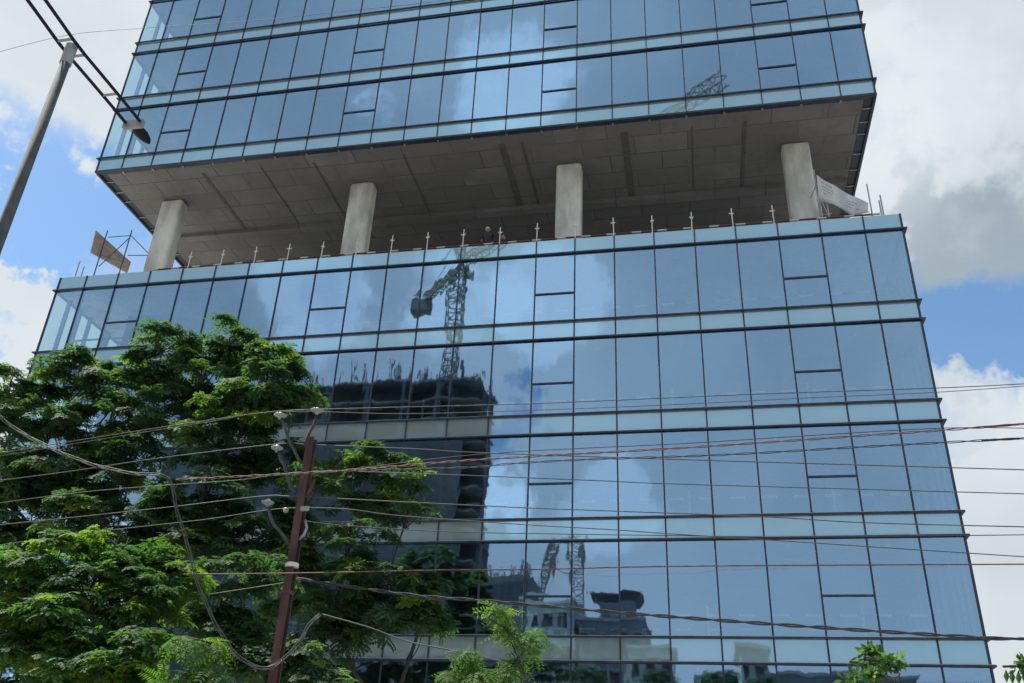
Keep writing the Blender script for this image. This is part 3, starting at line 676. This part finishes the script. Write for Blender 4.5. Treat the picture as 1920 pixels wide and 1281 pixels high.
def limbs(name, parent, base, fork, cen, r0, m='bark', pts=None):
    mb = MB(); base = Vector(base); fork = Vector(fork)
    mid = base.lerp(fork, .5)+Vector((.15, .05, 0))
    mb.tube(spline([base, mid, fork], 6), [r0*(1-.35*i/12) for i in range(13)], 12)
    nodes = [(fork, r0*.55)]; todo = sorted(cen, key=lambda e: (e[0]-fork).length)
    for (c, r_) in todo:
        st, rs_ = min(nodes, key=lambda q_: (q_[0]-c).length + .35*(q_[0]-fork).length + (2.5 if q_[0].z > c.z+.3 else 0))
        nodes.append((c, max(rs_*.72, .02)))
        j = st.lerp(c, .5)+Vector((random.uniform(-.3, .3), random.uniform(-.3, .3), random.uniform(-.5, .1)))
        pl = spline([st, j, c], 5); n = len(pl); mb.tube(pl, [rs_*.62*(1-.35*i/(n-1)) for i in range(n)], 7)
        for k in range(6):
            s = pl[random.randrange(n//2, n)]; e = c+Vector((random.uniform(-1, 1), random.uniform(-1, 1), random.uniform(-.6, .9)))*r_*.95
            mdp = s.lerp(e, .5)+Vector((random.uniform(-.1, .1), 0, -.06)); pp = spline([s, mdp, e], 3); mb.tube(pp, [r0*.10*(1-.7*i/(len(pp)-1)) for i in range(len(pp))], 5)
    return mb.build(name, m, parent, smooth=True)
T_fine = [spray_template(5, .25, 6, .10, .046, .35, .6, s) for s in range(5)]
T_mid = [spray_template(5, .25, 6, .105, .050, .45, .7, 20+s) for s in range(5)]
T_neem = [spray_template(5, .46, 9, .15, .036, .85, .9, 40+s) for s in range(4)]
T_leaf = [leaf_template(9, .11, .05, 60+s) for s in range(4)]
def tree(name, label, cat, clumps, dens, templ, m, base, fork, r0, scale=(.8, 1.25), up_bias=.75, group=None, **kw):
    t_ = tag(empty(name, base), label, cat, group); bx_ = Vector(base)
    p, nrm, cen = clumps_to_points(clumps, dens, **kw)
    f = foliage('crown', t_, m, p-np.array(bx_), nrm, templ, scale, up_bias, LAST_YOUNG)
    limbs('trunk', t_, (0, 0, 0), Vector(fork)-bx_, [(c-bx_, r) for c, r in cen], r0); return t_

Ya = -11.0
treeA = [(325,650,45,48,Ya,1.0),(430,635,45,40,Ya,1.0),(375,705,95,55,Ya,1.3),(505,690,62,45,Ya-.3,1.1),(330,770,70,50,Ya,1.4),(465,775,85,55,Ya-.4,1.4),(548,735,30,60,Ya,.8),
         (290,690,25,50,Ya,.8),(420,850,90,45,Ya-.4,1.4),(520,850,55,50,Ya-.2,1.1),(380,930,110,55,Ya-.8,1.5),(500,1000,100,60,Ya-.6,1.4),(400,1030,80,50,Ya-.6,1.3)]
tree('broadleaf_tree', 'tallest dark green tree, its crown rising in two lobes behind the wires', 'tree', treeA, 66, T_fine, 'leaf_dark', (17.4, -11.2, 0), (17.2, -11.2, 4.6), .26, group='trees in front of the tower')
Yb = -10.5
treeB = [(150,705,70,40,Yb,1.0),(230,720,55,45,Yb,1.0),(90,760,45,45,Yb,.9),(190,790,90,40,Yb-.3,1.1),(22,715,22,35,Yb,.6),(15,790,22,40,Yb,.6),(45,730,15,15,Yb,.4),(110,870,95,40,Yb-.5,1.2),(240,860,80,45,Yb-.4,1.2),
         (40,900,55,40,Yb-.6,1.0),(180,950,110,50,Yb-.8,1.3),(60,1000,75,45,Yb-.8,1.1),(290,990,80,55,Yb-1,1.2),(10,940,35,60,Yb-.5,.8),(180,900,60,30,Yb,.8),(80,1050,110,50,Yb,1.2),(250,1060,100,50,Yb,1.2),(60,850,40,30,Yb,.7)]
tree('broadleaf_tree', 'dark ragged tree at the left edge against the lower left corner of the tower', 'tree', treeB, 74, T_fine, 'leaf_dark', (12.9, -11.0, 0), (13.0, -11.0, 4.2), .24, group='trees in front of the tower')
Yc = -11.8
treeC = [(645,850,60,32,Yc,.9),(725,875,62,42,Yc,1.0),(775,930,32,38,Yc,.7),(690,940,70,38,Yc,1.0),(610,900,50,45,Yc,.9),(660,1020,85,36,Yc-.3,1.0),(590,1010,50,40,Yc-.2,.9),
         (730,1085,95,35,Yc-.2,1.0),(810,1120,32,38,Yc,.6),(640,1100,75,45,Yc-.3,1.0),(710,1150,75,32,Yc,.9),(600,1140,60,50,Yc-.2,1.0),(790,1170,55,22,Yc,.6),(640,1180,40,25,Yc,.8),(560,960,40,40,Yc,.8),(560,1060,40,40,Yc-.2,.8),(580,1210,45,30,Yc-.2,.8),(540,1130,40,45,Yc,.8)]
tree('broadleaf_tree', 'mid green tree with layered crown to the right of the utility pole', 'tree', treeC, 44, T_fine, 'leaf_dark', (22.2, -12.0, 0), (22.0, -12.0, 3.6), .16, group='trees in front of the tower')
Yd = -17.2
treeD = [(60,1095,75,45,Yd,.7),(185,1075,65,42,Yd,.7),(30,1180,75,55,Yd-.3,.8),(175,1150,95,50,Yd-.3,.8),(270,1120,40,36,Yd,.5),(120,1245,130,50,Yd-.6,.9),(265,1235,75,50,Yd-.5,.8),(330,1045,55,45,Yd+.8,.6),(20,1040,40,30,Yd,.5),(120,1020,40,25,Yd,.5),(215,1010,50,25,Yd,.5),(60,1150,110,70,Yd+1.2,.8),(200,1220,120,60,Yd+1.2,.8),(280,1160,60,50,Yd+1,.6)]
tree('broadleaf_tree', 'bright green sunlit tree filling the bottom left corner, nearer than the dark ones', 'tree', treeD, 130, T_mid, 'leaf_bright', (18.6, -17.6, 0), (18.7, -17.6, 2.4), .12, (.6, 1.0), group='trees in front of the tower')
Ye = -14.5
treeE = [(420,1110,70,50,Ye,.7),(440,1190,75,50,Ye,.8),(500,1250,70,45,Ye,.8),(560,1230,50,40,Ye,.7),(480,1060,50,35,Ye,.6),(385,1160,40,40,Ye,.6),(620,1265,60,25,Ye,.7),(350,1120,50,50,Ye+.5,.7)]
tree('broadleaf_tree', 'shaded green tree around the foot of the utility pole, behind the cable loop', 'tree', treeE, 84, T_mid, 'leaf_dark', (20.4, -14.2, 0), (20.5, -14.2, 2.6), .11, (.7, 1.1), group='trees in front of the tower')
Yf = -19.3
tree('neem_tree', 'small light green tree with drooping feathery leaves, left of the utility pole', 'tree', [(352,1195,28,14,Yf,.22),(392,1205,20,18,Yf,.2),(350,1262,40,16,Yf,.25),(400,1265,22,12,Yf,.2),(312,1280,24,10,Yf,.2)], 46, T_neem, 'leaf_neem', (21.9, -19.3, 0), (21.9, -19.3, 1.9), .045, (.5, .75), .6, pad=.12, per=3, group='small feathery trees at the bottom edge')
Yg = -18.5
tree('neem_tree', 'small light green tree with drooping feathery leaves under the black cable at centre', 'tree', [(938,1142,10,12,Yg,.12),(948,1178,16,14,Yg,.16),(1000,1205,13,13,Yg,.14),(880,1240,30,14,Yg,.24),(955,1250,28,14,Yg,.24),(850,1272,24,12,Yg,.2),(905,1272,24,12,Yg,.2)], 46, T_neem, 'leaf_neem', (25.2, -18.5, 0), (25.2, -18.5, 2.3), .045, (.45, .7), .6, pad=.10, per=3, group='small feathery trees at the bottom edge')
Yh = -21.0
tree('sapling', 'sapling with small rounded glossy leaves in front of the lower right windows', 'sapling', [(1628,1222,16,10,Yh,.12),(1648,1238,24,17,Yh,.15),(1680,1252,10,14,Yh,.09),(1600,1270,20,8,Yh,.1),(1645,1266,14,12,Yh,.1)], 420, T_leaf, 'leaf_bright', (30.9, -21.0, 0), (30.9, -21.0, 1.9), .025, (.6, .95), .3, pad=.07, per=4)
fr = thing('palm_like_frond', 'dark hanging leaflets at the extreme right edge of the bottom', 'plant')
q = MB(); base_ = at(1925, 1248, -20.5)
for i, (u, v, L_) in enumerate(((1886, 1255, 26), (1897, 1256, 28), (1909, 1257, 28), (1920, 1254, 30))):
    a = at(u, v, -20.5); b_ = at(u+2, v+L_, -20.5); x = Vector((.028, 0, 0)); m_ = a.lerp(b_, .5); o_ = Vector((0, .012, 0))
    q.v += [tuple(a), tuple(m_-x), tuple(b_), tuple(m_+x), tuple(m_+o_)]; n = len(q.v)-5; q.f += [(n, n+1, n+4), (n+1, n+2, n+4), (n+2, n+3, n+4), (n+3, n, n+4)]
q.build('leaflet', 'leaf_dark', fr)
MB().tube([at(1880, 1250, -20.5), at(1905, 1249, -20.5), at(1960, 1256, -20.5), at(1990, 1300, -20.5), (at(2010, 1300, -20.5).x, -20.5, 0)], .012, 6).build('stem', 'bark', fr)
pf, nf_, _ = clumps_to_points([(1917, 1243, 12, 10, -20.5, .1)], 400, pad=.06, per=4)
foliage('leaf_tuft', fr, 'leaf_bright', pf, nf_, T_leaf, (.6, .9), .3)

# ------------------------------------------------------------------ what stands across the road, seen mirrored in the glass
def mpt(u, v, D):            # the real point whose mirror image shows at (u, v)
    p = at(u, v, D); return Vector((p.x, -D, p.z))
ct = thing('unfinished_tower', 'dark unfinished high rise with rebar on top, mirrored in the lower windows', 'building')
TX1, TX0, TY, TH = .1, -46.0, -80.0, 57.6
n_fl = 18
for k in range(n_fl): MB().box(TX0, TX1, TY-9, TY, 3.2*k+2.9, 3.2*k+3.2).build('floor_slab', 'tower_concrete', ct)
for x in np.arange(TX0+.5, TX1, 5.7): MB().box(x-.4, x+.4, TY-1.2, TY-.3, 0, TH).build('column', 'tower_concrete', ct)
MB().box(TX0+.3, TX1-.3, TY-8.5, TY-3.5, 0, TH).build('inner_wall', 'tower_net', ct)
MB().box(TX0, TX1-2.5, TY+.05, TY+.2, 4, TH-9).build('safety_net', 'tower_net', ct)
q = MB()
for xc in np.arange(TX0+2, TX1, 2.2):
    for k in range(7): x = xc+random.uniform(-.7, .7); y = TY-random.uniform(.2, 5); q.tube([(x, y, TH), (x+random.uniform(-.15, .15), y, TH+random.uniform(1.2, 4.2)*(1 if int(xc) % 3 else .5))], .09, 4)
q.build('rebar', 'house_dark', ct)
def lattice(mb, a, b_, w, n, r=.09):
    a = Vector(a); b_ = Vector(b_); d = (b_-a).normalized(); up_ = Vector((0, 0, 1)) if abs(d.z) < .9 else Vector((0, 1, 0))
    x = d.cross(up_).normalized()*w/2; y = x.normalized().cross(d)*w/2; C4 = [x+y, x-y, -x-y, -x+y]
    for c_ in C4: mb.bar(a+c_, b_+c_, r*1.5)
    for k in range(n):
        p = a.lerp(b_, k/n); p2 = a.lerp(b_, (k+1)/n)
        for i in range(4):
            mb.bar(p+C4[i], p2+C4[(i+1) % 4], r); mb.bar(p+C4[i], p+C4[(i+1) % 4], r)
    return mb
cr = thing('tower_crane', 'tower crane with long lattice jib, mirrored above the dark unfinished high rise', 'crane')
mx_, my_ = -5.06, -82.2
lattice(MB(), (mx_, my_, 50), (mx_, my_, 77), 2.2, 13, .14).build('mast', 'crane_paint', cr)
tipv = Vector((34.4, -47.5, 77.5)); mv = Vector((mx_, my_, 77.5)); jd = (tipv-mv).normalized()
lattice(MB(), mv, tipv, 1.3, 30, .10).build('jib', 'crane_paint', cr)
lattice(MB(), mv, mv-jd*12, 1.3, 8, .16).build('counter_jib', 'crane_paint', cr)
cwp = mv-jd*11.5; MB().box(cwp.x-1.2, cwp.x+1.2, cwp.y-1.1, cwp.y+1.1, 74.6, 77.0).build('counterweight', 'tower_concrete', cr)
MB().box(mx_+.9, mx_+2.1, my_-.6, my_+.6, 75.2, 76.9).build('cab', 'crane_paint', cr)
q = lattice(MB(), mv, mv+Vector((0, 0, 7)), 1.4, 4, .14); q.bar(mv+Vector((0, 0, 7)), mv+jd*30+Vector((0, 0, .8)), .12); q.bar(mv+Vector((0, 0, 7)), mv-jd*11, .12); q.build('tower_head', 'crane_paint', cr)
# second, smaller building with props on top and a luffing crane
D2 = 70.0
a = mpt(880, 1078, D2); b_ = mpt(985, 1078, D2)
bl = thing('concrete_building', 'dark concrete shell with ragged rebar top, mirrored right of the unfinished high rise', 'building')
MB().box(a.x, b_.x, -D2-12, -D2, 0, b_.z).build('wall', 'tower_concrete', bl)
for k in range(6): MB().box(a.x+.5+k*1.05, a.x+1.2+k*1.05, -D2, -D2+.08, b_.z-2.6, b_.z-.8).build('opening', 'house_dark', bl)
q = MB()
for k in range(34): x = random.uniform(a.x, b_.x); y = -D2-random.uniform(0, 4); q.tube([(x, y, b_.z), (x+random.uniform(-.2, .2), y, b_.z+random.uniform(.4, 2.4))], .06, 4)
q.build('rebar', 'house_dark', bl)
c2 = thing('luffing_crane', 'crane with steep lattice boom, mirrored low in the windows beside the pale house', 'crane')
lattice(MB(), mpt(1008, 1120, D2), mpt(1048, 1015, D2), .8, 9, .10).build('boom', 'crane_paint', c2)
pm = mpt(1085, 1190, D2+4); pt_ = mpt(1085, 1010, D2+4); lattice(MB(), (pm.x, -D2-4, 0), (pm.x, -D2-4, pt_.z), 1.5, 22, .10).build('mast', 'crane_paint', c2)
q = MB(); q.bar(mpt(1048, 1015, D2), (pm.x, -D2-4, pt_.z), .10); q.bar(mpt(1030, 1060, D2), (pm.x, -D2-4, pt_.z-4), .08); q.build('pendant_line', 'wire_dark', c2)
def house(name, label, u0, u1, v, D, dep, m, win='house_dark', rows=2, cols=3, group='low buildings across the road'):
    a = mpt(u0, v, D); b_ = mpt(u1, v, D); x0, x1 = sorted((a.x, b_.x)); z = (a.z+b_.z)/2
    h = thing(name, label, 'building', group)
    MB().box(x0, x1, -D-dep, -D, 0, z).build('wall', m, h)
    MB().box(x0-.25, x1+.25, -D-dep-.25, -D+.25, z+.002, z+.35).build('roof', m, h)
    for r_ in range(rows):
        for c_ in range(cols):
            xw = x0+(x1-x0)*(c_+.5)/cols; zw = z-1.9-3.2*r_; ww = (x1-x0)/cols*.27
            f_ = MB().box(xw-ww, xw+ww, -D+.002, -D+.05, zw-.8, zw+.7).build('window', win, h)
            MB().box(xw-ww-.1, xw+ww+.1, -D+.052, -D+.35, zw+.72, zw+.82).build('sunshade', m, f_)
    return h, (x0+x1)/2, z
house('house', 'pale flat roofed house mirrored at the foot of the lattice crane', 985, 1078, 1126, 60, 10, 'house_pale')
h, xc, z = house('house', 'grey house with a flared rooftop water tank, mirrored below the black cable', 1088, 1205, 1166, 60, 11, 'house_grey', cols=4)
tk = mpt(1155, 1113, 62); zt = tk.z
q = MB().box(tk.x-1.7, tk.x+1.7, -66, -62, z+.35, zt-.9); q.build('water_tank', 'house_grey', h)
q = MB(); n = 0
q.v += [(tk.x-1.7,-62,zt-.9),(tk.x+1.7,-62,zt-.9),(tk.x+1.7,-66,zt-.9),(tk.x-1.7,-66,zt-.9),(tk.x-2.5,-61.3,zt),(tk.x+2.5,-61.3,zt),(tk.x+2.5,-66.7,zt),(tk.x-2.5,-66.7,zt),(tk.x-1.6,-62.2,zt-.25),(tk.x+1.6,-62.2,zt-.25),(tk.x+1.6,-65.8,zt-.25),(tk.x-1.6,-65.8,zt-.25)]
q.f += [(0,1,5,4),(1,2,6,5),(2,3,7,6),(3,0,4,7),(4,5,9,8),(5,6,10,9),(6,7,11,10),(7,4,8,11),(8,9,10,11),(0,3,2,1)]; q.build('flared_roof', 'house_dark', h)
house('house', 'low pale block mirrored left of centre in the lowest spandrel band', 880, 985, 1192, 52, 8, 'house_grey', cols=3)
house('house', 'low pale house mirrored in the lowest spandrel band at centre', 1180, 1270, 1212, 58, 9, 'house_pale', cols=3)
house('house', 'small cube shaped stair tower house mirrored at lower right of centre', 1384, 1440, 1218, 58, 8, 'house_pale', rows=1, cols=2)
house('house', 'long low grey building mirrored along the bottom right windows', 1440, 1720, 1268, 62, 10, 'house_grey', rows=1, cols=8)
house('house', 'dim long building mirrored behind the trees at lower left', 500, 860, 1180, 66, 12, 'house_grey', rows=2, cols=9)
for i, (u, v, r_, D, lb) in enumerate(((1240, 1262, 1.9, 50, 'round dark tree mirrored at the bottom edge at centre'), (1350, 1262, 2.2, 52, 'round dark tree mirrored at the bottom edge beside the cube shaped house'), (1440, 1272, 2.0, 50, 'low dark tree mirrored at the bottom edge under the sapling'), (1100, 1250, 2.3, 50, 'broad dark tree mirrored at the bottom edge left of centre'))):
    p = mpt(u, v, D); t_ = tag(empty('street_tree', (p.x, p.y, 0)), lb, 'tree', 'street trees across the road')
    d = rng.normal(0, 1, (420, 3)); d /= np.linalg.norm(d, axis=1)[:, None]
    foliage('crown', t_, 'leaf_dark', d*(rng.uniform(.5, 1, 420)[:, None])*np.array([r_, r_, r_*.8]) + np.array([0, 0, p.z-r_*.6]), d, T_mid, (1.2, 1.8), .6)
    MB().tube([(0, 0, 0), (.1, 0, p.z*.5), (0, .1, p.z-r_)], [.2, .15, .08], 8).build('trunk', 'bark', t_)
